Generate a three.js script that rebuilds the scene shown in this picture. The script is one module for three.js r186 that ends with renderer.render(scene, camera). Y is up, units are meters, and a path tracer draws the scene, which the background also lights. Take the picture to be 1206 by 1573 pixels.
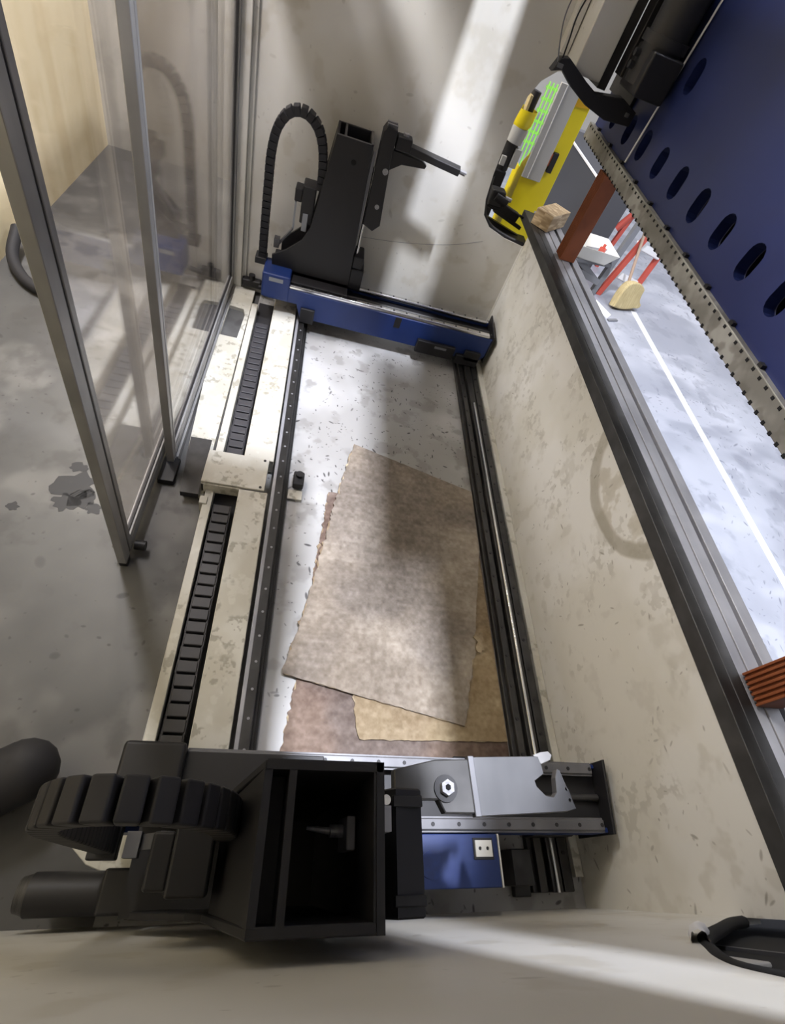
import * as THREE from 'three';
import { RoundedBoxGeometry } from 'three/addons/geometries/RoundedBoxGeometry.js';
import { mergeGeometries, toCreasedNormals } from 'three/addons/utils/BufferGeometryUtils.js';
import { RectAreaLightUniformsLib } from 'three/addons/lights/RectAreaLightUniformsLib.js';

// ---------------------------------------------------------------- camera, light, exposure
const scene = new THREE.Scene();
scene.background = new THREE.Color(0x000000);
const camera = new THREE.PerspectiveCamera(92.18, 1206 / 1573, 0.02, 60);
camera.position.set(0, 1.9, 0);
camera.quaternion.setFromRotationMatrix(new THREE.Matrix4().makeBasis(
  new THREE.Vector3(0.9609, 0.2762, 0.0182), new THREE.Vector3(-0.1517, 0.5803, -0.8001), new THREE.Vector3(-0.2316, 0.7661, 0.5995)));
scene.add(camera);
const renderer = new THREE.WebGLRenderer({ antialias: true });
renderer.toneMapping = THREE.LinearToneMapping;
renderer.toneMappingExposure = 1.0;
renderer.shadowMap.enabled = true;
RectAreaLightUniformsLib.init();
// unseen lamps, placed to light pit, front aisle and rear passage: x, y, z, width, length in z, colour, intensity, aim direction, label
const UNSEEN_LAMPS = [
  [0.62, 5.2, -1.2, 0.12, 0.3, 0xeef2ff, 4400, [0, -1, 0], 'unseen small bright lamp hung to light the machine pit'],
  [3.6, 5.2, -1.2, 0.5, 2.4, 0xeef2ff, 33, [0, -1, 0], 'unseen long lamp over the front aisle, placed to light the floor beside the ram'],
  [3.6, 5.2, -6.2, 0.5, 2.4, 0xeef2ff, 33, [0, -1, 0], 'unseen long lamp over the front aisle, placed to light the floor beyond the red trestle'],
  [-1.35, 3.4, -2.7, 0.12, 1.6, 0xfbfaff, 430, [0.68, -0.52, -0.42], 'unseen narrow tube lamp tilted to light the pit from above the rear passage'],
  [-1.1, 5.2, -3.7, 0.3, 1.0, 0xfff6ea, 75, [0, -1, 0], 'unseen broad lamp above the rear passage, placed to light its far end'],
];

// ---------------------------------------------------------------- helpers
let seed = 20240611;
const rnd = () => { seed = (seed * 1664525 + 1013904223) >>> 0; return seed / 4294967296; };
const P = new Float32Array(65536); for (let i = 0; i < 65536; i++) P[i] = rnd();
const h2 = (x, y) => P[((x & 255) | ((y & 255) << 8))];
function vn(x, y, per = 256) {
  const xi = Math.floor(x), yi = Math.floor(y); let fx = x - xi, fy = y - yi; fx = fx * fx * (3 - 2 * fx); fy = fy * fy * (3 - 2 * fy);
  const m = (a) => ((a % per) + per) % per; const x0 = m(xi), x1 = m(xi + 1), y0 = m(yi), y1 = m(yi + 1);
  return (h2(x0, y0) * (1 - fx) + h2(x1, y0) * fx) * (1 - fy) + (h2(x0, y1) * (1 - fx) + h2(x1, y1) * fx) * fy;
}
function fbm(x, y, o, per) { let s = 0, a = 0.5, t = 0; for (let i = 0; i < o; i++) { s += a * vn(x, y, per); t += a; x = x * 2 + 17; y = y * 2 + 31; per *= 2; a *= 0.5; } return s / t; }
const clamp = (v, a = 0, b = 1) => Math.min(b, Math.max(a, v));
const sst = (a, b, v) => { const t = clamp((v - a) / (b - a)); return t * t * (3 - 2 * t); };
const mix = (a, b, t) => a + (b - a) * t;
const mix3 = (a, b, t) => [mix(a[0], b[0], t), mix(a[1], b[1], t), mix(a[2], b[2], t)];
// texture from a function of (u, v) in metres; returns sRGB 0..255
function tex(w, h, sx, sy, fn, srgb = true) {
  const d = new Uint8Array(w * h * 4);
  for (let j = 0; j < h; j++) for (let i = 0; i < w; i++) {
    const c = fn((i + 0.5) / w * sx, (j + 0.5) / h * sy), k = (j * w + i) * 4;
    d[k] = clamp(c[0], 0, 255); d[k + 1] = clamp(c[1], 0, 255); d[k + 2] = clamp(c[2], 0, 255); d[k + 3] = 255;
  }
  const t = new THREE.DataTexture(d, w, h); t.wrapS = t.wrapT = THREE.RepeatWrapping; t.magFilter = THREE.LinearFilter; t.minFilter = THREE.LinearMipmapLinearFilter; t.generateMipmaps = true;
  if (srgb) t.colorSpace = THREE.SRGBColorSpace;
  t.repeat.set(1 / sx, 1 / sy); t.needsUpdate = true; return t;
}
function flecks(n, w, h, rmin, rmax, el = 1) { const a = []; for (let i = 0; i < n; i++) a.push([rnd() * w, rnd() * h, rmin + (rmax - rmin) * rnd() * rnd(), rnd() * Math.PI, 1 + (el - 1) * rnd(), rnd()]); return a; }
function fleckMap(w, h, sx, sy, list) { // coverage raster of flecks
  const m = new Float32Array(w * h);
  for (const [x, y, r, a, e, s] of list) {
    const R = r * e, i0 = Math.floor((x - R) / sx * w), i1 = Math.ceil((x + R) / sx * w), j0 = Math.floor((y - R) / sy * h), j1 = Math.ceil((y + R) / sy * h), ca = Math.cos(a), sa = Math.sin(a);
    for (let j = j0; j <= j1; j++) for (let i = i0; i <= i1; i++) {
      const dx = (i + 0.5) / w * sx - x, dy = (j + 0.5) / h * sy - y, u = (dx * ca + dy * sa) / (r * e), v = (-dx * sa + dy * ca) / r, q = u * u + v * v;
      if (q < 1) { const k = (((j % h) + h) % h) * w + (((i % w) + w) % w); m[k] = Math.max(m[k], (1 - q * q) * (0.4 + 0.6 * s)); }
    }
  }
  return (u, v) => m[(Math.min(h - 1, Math.floor(v / sy * h))) * w + Math.min(w - 1, Math.floor(u / sx * w))];
}
const std = (o) => new THREE.MeshStandardMaterial(o);
const phy = (o) => new THREE.MeshPhysicalMaterial(o);

// geometry: world-space pieces, uv in metres
function uvm(g) {
  const n = g.attributes.normal, p = g.attributes.position, uv = new Float32Array(p.count * 2);
  for (let i = 0; i < p.count; i++) {
    const ax = Math.abs(n.getX(i)), ay = Math.abs(n.getY(i)), az = Math.abs(n.getZ(i));
    if (ax >= ay && ax >= az) { uv[2 * i] = p.getZ(i); uv[2 * i + 1] = p.getY(i); }
    else if (ay >= az) { uv[2 * i] = p.getX(i); uv[2 * i + 1] = p.getZ(i); }
    else { uv[2 * i] = p.getX(i); uv[2 * i + 1] = p.getY(i); }
  }
  g.setAttribute('uv', new THREE.BufferAttribute(uv, 2)); return g;
}
const ni = (g) => { const q = g.index ? g.toNonIndexed() : g; for (const k of Object.keys(q.attributes)) if (!['position', 'normal', 'uv'].includes(k)) q.deleteAttribute(k); return q; };
function bx(x0, x1, y0, y1, z0, z1, r = 0) {
  const w = Math.abs(x1 - x0), h = Math.abs(y1 - y0), d = Math.abs(z1 - z0);
  const g = r > 0 ? new RoundedBoxGeometry(w, h, d, 1, Math.min(r, w / 2.2, h / 2.2, d / 2.2)) : new THREE.BoxGeometry(w, h, d);
  g.translate((x0 + x1) / 2, (y0 + y1) / 2, (z0 + z1) / 2); return uvm(ni(g));
}
const UP = new THREE.Vector3(0, 1, 0);
const V = (a) => new THREE.Vector3(...a);
function cyl(a, b, r0, r1 = r0, n = 14) { // cylinder between two points
  const A = V(a), B = V(b), d = B.clone().sub(A), g = new THREE.CylinderGeometry(r1, r0, d.length(), n);
  g.applyQuaternion(new THREE.Quaternion().setFromUnitVectors(UP, d.clone().normalize())); g.translate(...A.add(B).multiplyScalar(0.5).toArray()); return ni(g);
}
function bar(a, b, w, h, roll = 0, r = 0) { // rectangular bar between two points
  const A = V(a), B = V(b), d = B.clone().sub(A), L = d.length(), g = r ? new RoundedBoxGeometry(w, L, h, 1, r) : new THREE.BoxGeometry(w, L, h);
  g.rotateY(roll); g.applyQuaternion(new THREE.Quaternion().setFromUnitVectors(UP, d.normalize())); g.translate(...A.add(B).multiplyScalar(0.5).toArray()); return uvm(ni(g));
}
function tube(pts, r, seg = 40, n = 8) { return ni(new THREE.TubeGeometry(new THREE.CatmullRomCurve3(pts.map(V)), seg, r, n)); }
function shp(pts, holes = []) { const s = new THREE.Shape(pts.map((p) => new THREE.Vector2(...p))); for (const h of holes || []) s.holes.push(new THREE.Path(h.map((p) => new THREE.Vector2(...p)))); return s; }
function ext(s, d, bev = 0) { return new THREE.ExtrudeGeometry(s, { depth: d, curveSegments: 10, bevelEnabled: bev > 0, bevelSize: bev, bevelThickness: bev, bevelSegments: 1, bevelOffset: -bev }); }
function platez(pts, z0, z1, holes, bev = 0) { const g = ext(shp(pts, holes), z1 - z0 - 2 * bev, bev); g.translate(0, 0, z0 + bev); return uvm(ni(g)); }       // outline in x,y
function platex(pts, x0, x1, holes, bev = 0) { // outline in (z, y)
  const g = ext(shp(pts.map(([z, y]) => [-z, y]), (holes || []).map((h) => h.map(([z, y]) => [-z, y]))), x1 - x0 - 2 * bev, bev); g.rotateY(Math.PI / 2); g.translate(x0 + bev, 0, 0); return uvm(ni(g));
}
function platey(pts, y0, y1, holes, bev = 0) { // outline in (x, z)
  const g = ext(shp(pts.map(([x, z]) => [x, -z]), (holes || []).map((h) => h.map(([x, z]) => [x, -z]))), y1 - y0 - 2 * bev, bev); g.rotateX(-Math.PI / 2); g.translate(0, y0 + bev, 0); return uvm(ni(g));
}
const circ = (cx, cy, r, n = 18, r2 = r) => Array.from({ length: n }, (_, i) => [cx + r * Math.cos(i / n * 2 * Math.PI), cy + r2 * Math.sin(i / n * 2 * Math.PI)]);
function obround(cx, cy, w, h, n = 8) { const r = w / 2, a = []; for (let i = 0; i <= n; i++) { const t = i / n * Math.PI; a.push([cx + r * Math.cos(t), cy + h / 2 - r + r * Math.sin(t)]); } for (let i = 0; i <= n; i++) { const t = Math.PI + i / n * Math.PI; a.push([cx + r * Math.cos(t), cy - h / 2 + r + r * Math.sin(t)]); } return a; }

const used = {}; const off = new Map();
const numbered = (n) => { used[n] = (used[n] ?? -1) + 1; return used[n] ? n + '_' + String(used[n]).padStart(3, '0') : n; };
function thing(name, label, category, pos = [0, 0, 0], group) {
  const o = new THREE.Group(); o.name = numbered(name); o.position.set(...pos); o.userData = { label, category }; if (group) o.userData.group = group;
  off.set(o, pos); scene.add(o); return o;
}
function part(name, geos, mat, parent, label, stuff) {
  geos = Array.isArray(geos) ? geos : [geos]; const g = geos.length > 1 ? mergeGeometries(geos.map((q) => { if (!q.attributes.uv) uvm(q); return q; })) : geos[0];
  const o = off.get(parent) || [0, 0, 0]; g.translate(-o[0], -o[1], -o[2]);
  const m = new THREE.Mesh(g, mat); m.name = name; m.castShadow = m.receiveShadow = true; if (label) m.userData.label = label; if (stuff) m.userData.kind = 'stuff';
  off.set(m, o); parent.add(m); return m;
}
function solo(name, geos, mat, label, category, group) { const t = part(numbered(name), geos, mat, scene, label); t.userData.category = category; if (group) t.userData.group = group; return t; }
function struct(name, geos, mat, label) { const m = part(name, geos, mat, scene, label); m.userData.kind = 'structure'; return m; }

// ---------------------------------------------------------------- materials
const fkC = fleckMap(1024, 1024, 2, 2, flecks(260, 2, 2, 0.002, 0.012, 3));
const creamTex = tex(1024, 1024, 2, 2, (u, v) => {
  const a = fbm(u * 2, v * 2, 4, 4), b = fbm(u * 9 + 3, v * 9, 4, 18), f = fkC(u, v); let c = mix3([214, 212, 206], [205, 202, 193], sst(0.42, 0.68, a));
  c = mix3(c, [188, 182, 168], 0.5 * sst(0.6, 0.78, b)); return mix3(c, [110, 104, 94], f * 0.22);
});
const M = {};
M.cream = std({ map: creamTex, roughness: 0.5 });
// the rear face of the lower beam: rubbed marks and the ring stain
const fkB = fleckMap(2048, 576, 3.4, 0.95, flecks(420, 3.4, 0.95, 0.0015, 0.006, 4.5));
M.beam = std({ roughness: 0.5, map: tex(2048, 576, 3.4, 0.95, (u, v) => {
  const z = u - 3.2, a = fbm(u * 2.5, v * 2.5, 5, 64), b = fbm(u * 14, v * 14, 4, 256), q = fbm(u * 5 + 9, v * 7, 4, 128);
  let c = mix3([216, 213, 205], [205, 201, 189], sst(0.4, 0.66, a)); c = mix3(c, [188, 183, 170], 0.45 * sst(0.58, 0.75, b));
  const d = Math.hypot((z + 1.14) / 1.16, v - 0.87) + 0.02 * (b - 0.5);
  c = mix3(c, [150, 143, 126], sst(0.205, 0.225, d) * (1 - sst(0.262, 0.275, d)) * (0.45 + 0.4 * b)); c = mix3(c, [176, 168, 150], 0.5 * sst(0.5, 0.6, b) * (1 - sst(0.2, 0.24, d)));
  c = mix3(c, [140, 133, 118], 0.25 * sst(0.54, 0.68, q) * sst(0.52, 0.62, fbm(u * 40, v * 40, 3, 256))); return mix3(c, [104, 97, 84], fkB(u, v) * 0.5);
}) });
const fkF = fleckMap(1024, 1024, 3, 3, [...flecks(900, 3, 3, 0.002, 0.008, 2), ...flecks(26, 3, 3, 0.01, 0.04, 2)]);
const stains = [[-0.82, -1.36, 0.075], [-0.83, -1.27, 0.05], [-0.77, -1.3, 0.05], [-0.84, -1.46, 0.03], [-1.0, -1.22, 0.022], [-0.72, -1.26, 0.03]];
M.concrete = std({ roughness: 0.62, map: tex(1024, 1024, 3, 3, (u, v) => {
  const a = fbm(u * 1.3334, v * 1.3334, 5, 4), b = fbm(u * 8, v * 8, 5, 24), e = fbm(u * 3 + 5, v * 3, 4, 9);
  let c = mix3([100, 99, 97], [76, 75, 74], sst(0.35, 0.65, a)); c = mix3(c, [130, 128, 124], 0.5 * sst(0.56, 0.7, e)); c = mix3(c, [70, 68, 66], 0.5 * sst(0.55, 0.75, b));
  return mix3(c, [48, 46, 45], fkF(u, v) * 0.6);
}) });
M.oilStain = std({ color: 0x252426, roughness: 0.6 });
const fkW = fleckMap(1024, 1024, 2, 2, flecks(1500, 2, 2, 0.0015, 0.007, 4));
M.innerFloor = std({ roughness: 0.42, map: tex(1024, 1024, 2, 2, (u, v) => {
  const a = fbm(u * 2, v * 2, 4, 4), b = fbm(u * 12, v * 12, 4, 24); let c = mix3([186, 186, 186], [158, 157, 155], sst(0.4, 0.66, a)); c = mix3(c, [128, 126, 122], 0.5 * sst(0.56, 0.72, b));
  return mix3(c, [44, 42, 42], fkW(u, v) * 0.85 * sst(0.38, 0.55, a));
}) });
const fkE = fleckMap(2048, 2048, 4, 4, flecks(2600, 4, 4, 0.003, 0.012, 5));
M.frontFloor = std({ roughness: 0.38, map: tex(2048, 2048, 4, 4, (u, v) => {
  const a = fbm(u, v, 5, 4), b = fbm(u * 6, v * 6, 5, 24), e = fbm(u * 1.5 + 4, v * 3, 4, 12); let c = mix3([176, 179, 188], [150, 153, 163], sst(0.38, 0.62, a)); c = mix3(c, [200, 202, 210], 0.5 * sst(0.55, 0.7, e));
  c = mix3(c, [128, 131, 141], 0.4 * sst(0.58, 0.74, b)); return mix3(c, [92, 95, 106], fkE(u, v) * 0.6 * sst(0.4, 0.6, e));
}) });
const streaky = (base, dark, n) => tex(512, 512, 2, 2, (u, v) => { const a = fbm(u * 10, v * 0.5, 4, 20), b = fbm(u * 6 + 3, v * 6, 5, 12); let c = mix3(base, dark, 0.6 * sst(0.42, 0.7, a)); return mix3(c, dark, n * sst(0.5, 0.75, b)); });
M.beige = std({ roughness: 0.85, map: streaky([242, 226, 188], [226, 206, 164], 0.35) });
M.greyWall = std({ roughness: 0.85, map: streaky([150, 146, 138], [122, 118, 110], 0.5) });
M.hallWall = std({ color: 0xb9b7b2, roughness: 0.9 });
M.ceil = std({ color: 0x9b9b9b, roughness: 0.95 });
const steelTex = tex(512, 512, 1, 1, (u, v) => { const a = fbm(u * 4, v * 4, 5, 4), b = fbm(u * 30, v * 6, 3, 60); const g = 150 + 40 * (a - 0.5) * 2 + 18 * (b - 0.5); return [g, g, g + 4]; });
M.steel = std({ map: steelTex, color: 0xffffff, metalness: 0.2, roughness: 0.36 });
M.fingerSteel = std({ map: steelTex, color: 0x9c9c9a, metalness: 0.5, roughness: 0.42 });
M.steelDull = std({ map: steelTex, color: 0xb9b9b9, metalness: 0.5, roughness: 0.5 });
M.alu = std({ map: steelTex, color: 0xf4f2ea, metalness: 0.3, roughness: 0.42 });
M.chrome = std({ color: 0xd8d8da, metalness: 1, roughness: 0.16 });
const darkTex = tex(512, 512, 1, 1, (u, v) => { const a = fbm(u * 3, v * 3, 5, 3), b = fbm(u * 22, v * 22, 3, 22); const g = 62 + 34 * (a - 0.5) * 2 + 26 * (b - 0.5); return [g, g - 1, g - 2]; });
M.darkSteel = std({ map: darkTex, metalness: 0.45, roughness: 0.48 });
M.railSteel = std({ map: darkTex, color: 0xffffff, metalness: 0.6, roughness: 0.36 });
M.black = std({ color: 0x1f1e20, roughness: 0.5, metalness: 0.1 });
M.blackRubber = std({ color: 0x232225, roughness: 0.7 });
M.chain = std({ color: 0x3a393c, roughness: 0.5 });
M.matteBlack = std({ color: 0x151516, roughness: 0.95 });
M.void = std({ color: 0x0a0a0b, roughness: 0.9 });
const blueTex = (a, b) => tex(512, 512, 2, 2, (u, v) => mix3(a, b, 0.7 * sst(0.35, 0.7, fbm(u * 3, v * 3, 6, 6))));
M.blue = std({ map: blueTex([24, 50, 112], [20, 41, 92]), roughness: 0.42 });
M.ram = std({ map: blueTex([31, 42, 90], [27, 36, 78]), roughness: 0.42 });
M.clamp = std({ map: tex(512, 512, 1, 1, (u, v) => { const a = fbm(u * 5, v * 5, 5, 5), b = fbm(u * 20, v * 20, 3, 20); const c = mix3([166, 165, 160], [122, 120, 114], sst(0.4, 0.65, a)); return mix3(c, [96, 92, 86], 0.4 * sst(0.55, 0.7, b)); }), metalness: 0.3, roughness: 0.5 });
M.acrylic = phy({ color: new THREE.Color(0.9, 0.885, 0.875), transmission: 1, thickness: 0, roughness: 0.06, ior: 1.5, metalness: 0 });
const cardTex = (c0, c1, c2, s) => tex(1024, 1024, 2, 2, (u, v) => { const a = fbm(u * 3 + s, v * 3, 5, 6), b = fbm(u * 60, v * 60 + s, 5, 120), k = fbm(u * 8, v * 64, 2, 128), l = fbm(u * 2 + s, v * 2 + 7, 4, 4); let c = mix3(c0, c1, sst(0.35, 0.65, a)); c = mix3(c, c2, 0.45 * sst(0.52, 0.7, l)); const g = (b - 0.5) * 46 + (k - 0.5) * 16; return [c[0] + g, c[1] + g, c[2] + g]; });
M.cardA = std({ map: cardTex([166, 155, 141], [136, 125, 112], [106, 99, 94], 0), roughness: 0.85 });
M.cardB = std({ map: cardTex([132, 114, 102], [104, 86, 76], [94, 88, 87], 11), roughness: 0.85 });
M.cardC = std({ map: cardTex([176, 158, 126], [150, 130, 100], [128, 112, 92], 23), roughness: 0.85 });
M.flute = std({ map: cardTex([186, 170, 142], [150, 132, 106], [120, 104, 86], 5), roughness: 0.9 });
const dirtyTex = tex(1024, 1024, 1.5, 1.5, (u, v) => { const a = fbm(u * 4, v * 4, 5, 6), b = fbm(u * 18, v * 18, 4, 27); let c = mix3([204, 202, 192], [188, 184, 170], sst(0.4, 0.65, a)); const w = fbm(u * 48, v * 48, 3, 72); c = mix3(c, [128, 123, 108], 0.5 * sst(0.5, 0.66, b) * sst(0.5, 0.62, w)); return mix3(c, [232, 231, 224], 0.22 * sst(0.6, 0.72, fbm(u * 22 + 2, v * 22, 4, 33))); });
M.creamDirty = std({ map: dirtyTex, roughness: 0.5 });
M.brown = std({ map: tex(256, 256, 0.4, 0.4, (u, v) => { const a = fbm(u * 20, v * 20, 4, 8); return mix3([150, 84, 48], [122, 66, 36], a); }), roughness: 0.55 });
M.wood = std({ map: tex(256, 512, 0.3, 0.6, (u, v) => { const a = fbm(u * 10, v * 60, 4, 36); return mix3([196, 176, 144], [150, 128, 98], sst(0.3, 0.7, a)); }), roughness: 0.75 });
M.yellow = std({ color: 0xf0dc1e, roughness: 0.4 });
M.green = std({ color: 0x8ed35a, roughness: 0.5 });
M.red = std({ color: 0xc4584a, roughness: 0.4 });
M.white = std({ color: 0xe9e9ea, roughness: 0.5 });
M.whitePlastic = std({ color: 0xe4e4de, roughness: 0.4 });
M.greyPaint = std({ color: 0x73757a, roughness: 0.45 });
M.darkGrey = std({ color: 0x45464b, roughness: 0.5 });
M.straw = std({ map: tex(256, 256, 0.2, 0.2, (u, v) => { const a = fbm(u * 300, v * 20, 3, 60); return mix3([206, 192, 148], [158, 140, 98], a); }), roughness: 0.9 });
M.handle = std({ color: 0xb9a08c, roughness: 0.6 });
M.copper = std({ color: 0xa5502c, roughness: 0.4 });
M.paper = std({ color: 0xf2f2ee, roughness: 0.8 });
M.plate = std({ color: 0x8d9096, roughness: 0.4, metalness: 0.5 });
M.greyLid = std({ color: 0xb4b4b2, roughness: 0.5 });

// ---------------------------------------------------------------- hall shell
struct('floor', bx(-1.9, 1.3, -0.2, 0, -11, 5), M.concrete, 'worn grey concrete floor behind the machine');
struct('floor_front', bx(1.3, 8.2, -0.2, 0, -11, 5), M.frontFloor, 'pale grey painted floor in front of the machine');
struct('floor_marking', platey([[3.03, 3], [3.09, 3], [3.105, -4.4], [3.045, -4.4]].reverse(), 0, 0.002), M.white, 'white painted line on the pale floor');
struct('floor_marking_001', platey([[3.13, -5.6], [3.19, -5.6], [3.2, -7.2], [3.14, -7.2]], 0, 0.002), M.white, 'white painted line on the pale floor');
struct('wall_rear', bx(-1.9, -1.68, 0, 5.6, -11, 5), M.beige, 'beige streaked wall behind the guard doors');
struct('wall_side', bx(-1.68, -0.75, 0, 5.6, -4.85, -4.65), M.greyWall, 'grey wall across the end of the rear passage');
struct('wall_far', bx(-1.9, 8.2, 0, 5.6, -11.2, -11), M.hallWall);
struct('wall_near', bx(-1.9, 8.2, 0, 5.6, 5, 5.2), M.hallWall);
struct('wall_front', bx(8.2, 8.4, 0, 5.6, -11.2, 5.2), M.hallWall);
struct('ceiling', bx(-1.9, 8.4, 5.6, 5.8, -11.2, 5.2), M.ceil);
for (const [x, y, z, w, l, col, I, dir, lab] of UNSEEN_LAMPS) {
  const t = thing('unseen_hall_lamp', lab, 'lamp', [x, y, z]);
  part('housing', bx(x - w / 2 - 0.03, x + w / 2 + 0.03, y + 0.02, y + 0.1, z - l / 2 - 0.03, z + l / 2 + 0.03, 0.01), M.white, t);
  part('diffuser', bx(x - w / 2, x + w / 2, y, y + 0.02, z - l / 2, z + l / 2), std({ color: 0xffffff, emissive: col, emissiveIntensity: 3 }), t);
  const L = new THREE.RectAreaLight(col, I, w, l); L.position.set(0, -0.01, 0); L.rotation.x = -Math.PI / 2; L.castShadow = true; t.add(L);
  t.quaternion.setFromUnitVectors(new THREE.Vector3(0, -1, 0), new THREE.Vector3(...dir).normalize());
  const hg = thing('unseen_lamp_hanger', 'unseen thin rods carrying the ' + lab.replace(/ (hung|over|tilted|above).*$/, '') + (lab.includes('beyond') ? ' beyond the red trestle' : lab.includes('beside') ? ' beside the ram' : ''), 'hanger', [x, y, z]);
  for (const q of [-1, 1]) part('rod', cyl([x, y + 0.101, z + q * l * 0.2], [x, 5.6, z + q * l * 0.2], 0.006), M.greyPaint, hg);
}
{ // oil patches
  stains.forEach(([x, z, r], i) => { const pts = circ(x, z, r, 26, r * (0.7 + 0.5 * rnd())).map(([a, b], k) => { const q = 0.65 + 0.7 * vn(k * 0.6 + i * 9, i * 3 + 1); return [x + (a - x) * q, z + (b - z) * q]; });
    struct('floor_stain' + (i ? '_' + String(i).padStart(3, '0') : ''), platey(pts.reverse(), 0, 0.0012), M.oilStain, 'dark oil stain on the concrete'); });
}

// ---------------------------------------------------------------- press frame
const XB = 1.235, ZF = -3.13, ZN = 0.085;
const pf = thing('press_brake', 'cream painted press body with two side plates and a low beam', 'machine', [0.4, 0, -1.5]);
part('base_plate', bx(-0.3, XB, 0, 0.004, ZF, ZN), M.innerFloor, pf, 'scuffed pale floor plate between the rails');
{ // far side plate with throat cut-out
  const cut = [[1.3, 0.735], [1.242, 0.735], [1.1, 0.752], [0.985, 0.785], [0.925, 0.84], [0.9, 0.92], [0.888, 1.05], [0.888, 1.3], [0.905, 1.4], [0.94, 1.475], [1.0, 1.53], [1.1, 1.56], [1.2, 1.57]];
  const out = [[-0.5, 0], [1.3, 0], ...cut, [1.2, 2.7], [-0.5, 2.7]];
  part('side_frame', platez(out, ZF - 0.06, ZF), M.cream, pf, 'cream side plate with a rounded throat opening');
  part('throat_dark_strip', tube([[1.24, 0.725, ZF - 0.03], [1.1, 0.742, ZF - 0.03], [0.98, 0.778, ZF - 0.03], [0.917, 0.84, ZF - 0.03], [0.893, 0.92, ZF - 0.03], [0.882, 1.03, ZF - 0.03]], 0.026, 30, 10), M.black, pf, 'black strip along the throat edge');  // black strip covering the plate edge along the throat
  part('weld_seam', tube([[0.2, 0.52, ZF], [0.5, 0.56, ZF], [0.8, 0.63, ZF], [0.98, 0.70, ZF]], 0.0012, 20, 6), M.greyPaint, pf);
  part('corner_seam', tube([[XB, 0.0, ZF + 0.002], [XB, 0.74, ZF + 0.002]], 0.008, 4, 6), M.cream, pf);
  part('door_jamb', [bx(-0.475, -0.425, 0, 2.7, ZF, ZF + 0.035, 0.004), bx(-0.425, -0.40, 0, 2.7, ZF, ZF + 0.012, 0.003)], M.cream, pf);
  // ram guide above the throat
  part('ram_guide', [bx(1.0, 1.14, 1.57, 2.7, ZF, -2.92, 0.006), bx(0.955, 0.995, 1.6, 2.7, ZF, ZF + 0.06, 0.004)], M.cream, pf, 'pale grey guide block above the throat');
  part('guide_strip', bx(1.145, 1.19, 1.55, 2.7, ZF, -2.94, 0.004), M.darkSteel, pf);
}
{ // near side plate
  const cut = [[1.3, 0.64], [1.24, 0.655], [1.165, 0.69], [1.0, 0.82], [0.86, 0.935], [0.77, 1.03], [0.70, 1.12], [0.64, 1.2], [0.595, 1.28], [0.575, 1.36], [0.6, 1.46], [0.7, 1.55], [0.9, 1.57], [1.2, 1.57]];
  part('side_frame', platez([[-0.75, 0], [1.3, 0], ...cut, [1.2, 2.7], [-0.75, 2.7]], ZN, ZN + 0.015), M.cream, pf, 'cream side plate close above the carriage');
  part('throat_dark_strip', tube([[1.23, 0.66, ZN + 0.008], [1.165, 0.69, ZN + 0.008], [1.0, 0.82, ZN + 0.008], [0.86, 0.935, ZN + 0.008], [0.77, 1.03, ZN + 0.008], [0.7, 1.12, ZN + 0.008], [0.64, 1.2, ZN + 0.008], [0.595, 1.28, ZN + 0.008], [0.575, 1.36, ZN + 0.008]], 0.012, 40, 8), M.matteBlack, pf, 'black strip along the throat edge');  // black strip laid over the pale cut edge of the plate
  part('throat_edge', tube([[0.85, 0.94, ZN - 0.004], [0.79, 0.998, ZN - 0.006], [0.725, 1.075, ZN - 0.004]], 0.014, 10, 8), M.white, pf, 'bare white edge of the throat opening');
}
part('lower_beam', (() => { const g = bx(XB, XB + 0.1, 0, 0.8, ZF, ZN); const p = g.attributes.position, uv = g.attributes.uv; for (let i = 0; i < p.count; i++) { uv.setXY(i, p.getZ(i) + 3.2, clamp(p.getY(i), 0, 0.94)); } return g; })(), M.beam, pf, 'cream beam face with scuffs and a round stain');
part('beam_foot_strip', platey([[1.202, 0], [1.234, 0], [1.234, -2.95], [1.196, -2.95]].reverse(), 0.004, 0.03, null, 0.003), M.creamDirty, pf);
part('beam_front', bx(XB + 0.1, XB + 0.235, 0, 0.8, ZF - 0.25, ZN), M.cream, pf);
{ // sill with the hand hole between doors and chain trough
  part('sill', platey([[-0.47, -3.1], [-0.335, -3.1], [-0.325, -1.68], [-0.31, -1.39], [-0.40, -1.39], [-0.435, -1.68], [-0.47, -2.3]].reverse(), 0.004, 0.03, [[[-0.455, -2.87], [-0.37, -2.86], [-0.355, -2.8], [-0.362, -2.56], [-0.46, -2.56]]]), M.creamDirty, pf, 'cream sill plate with a hand hole');
  part('sill_hole_floor', bx(-0.468, -0.345, 0.0045, 0.008, -2.9, -2.5), M.concrete, pf);
}
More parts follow.
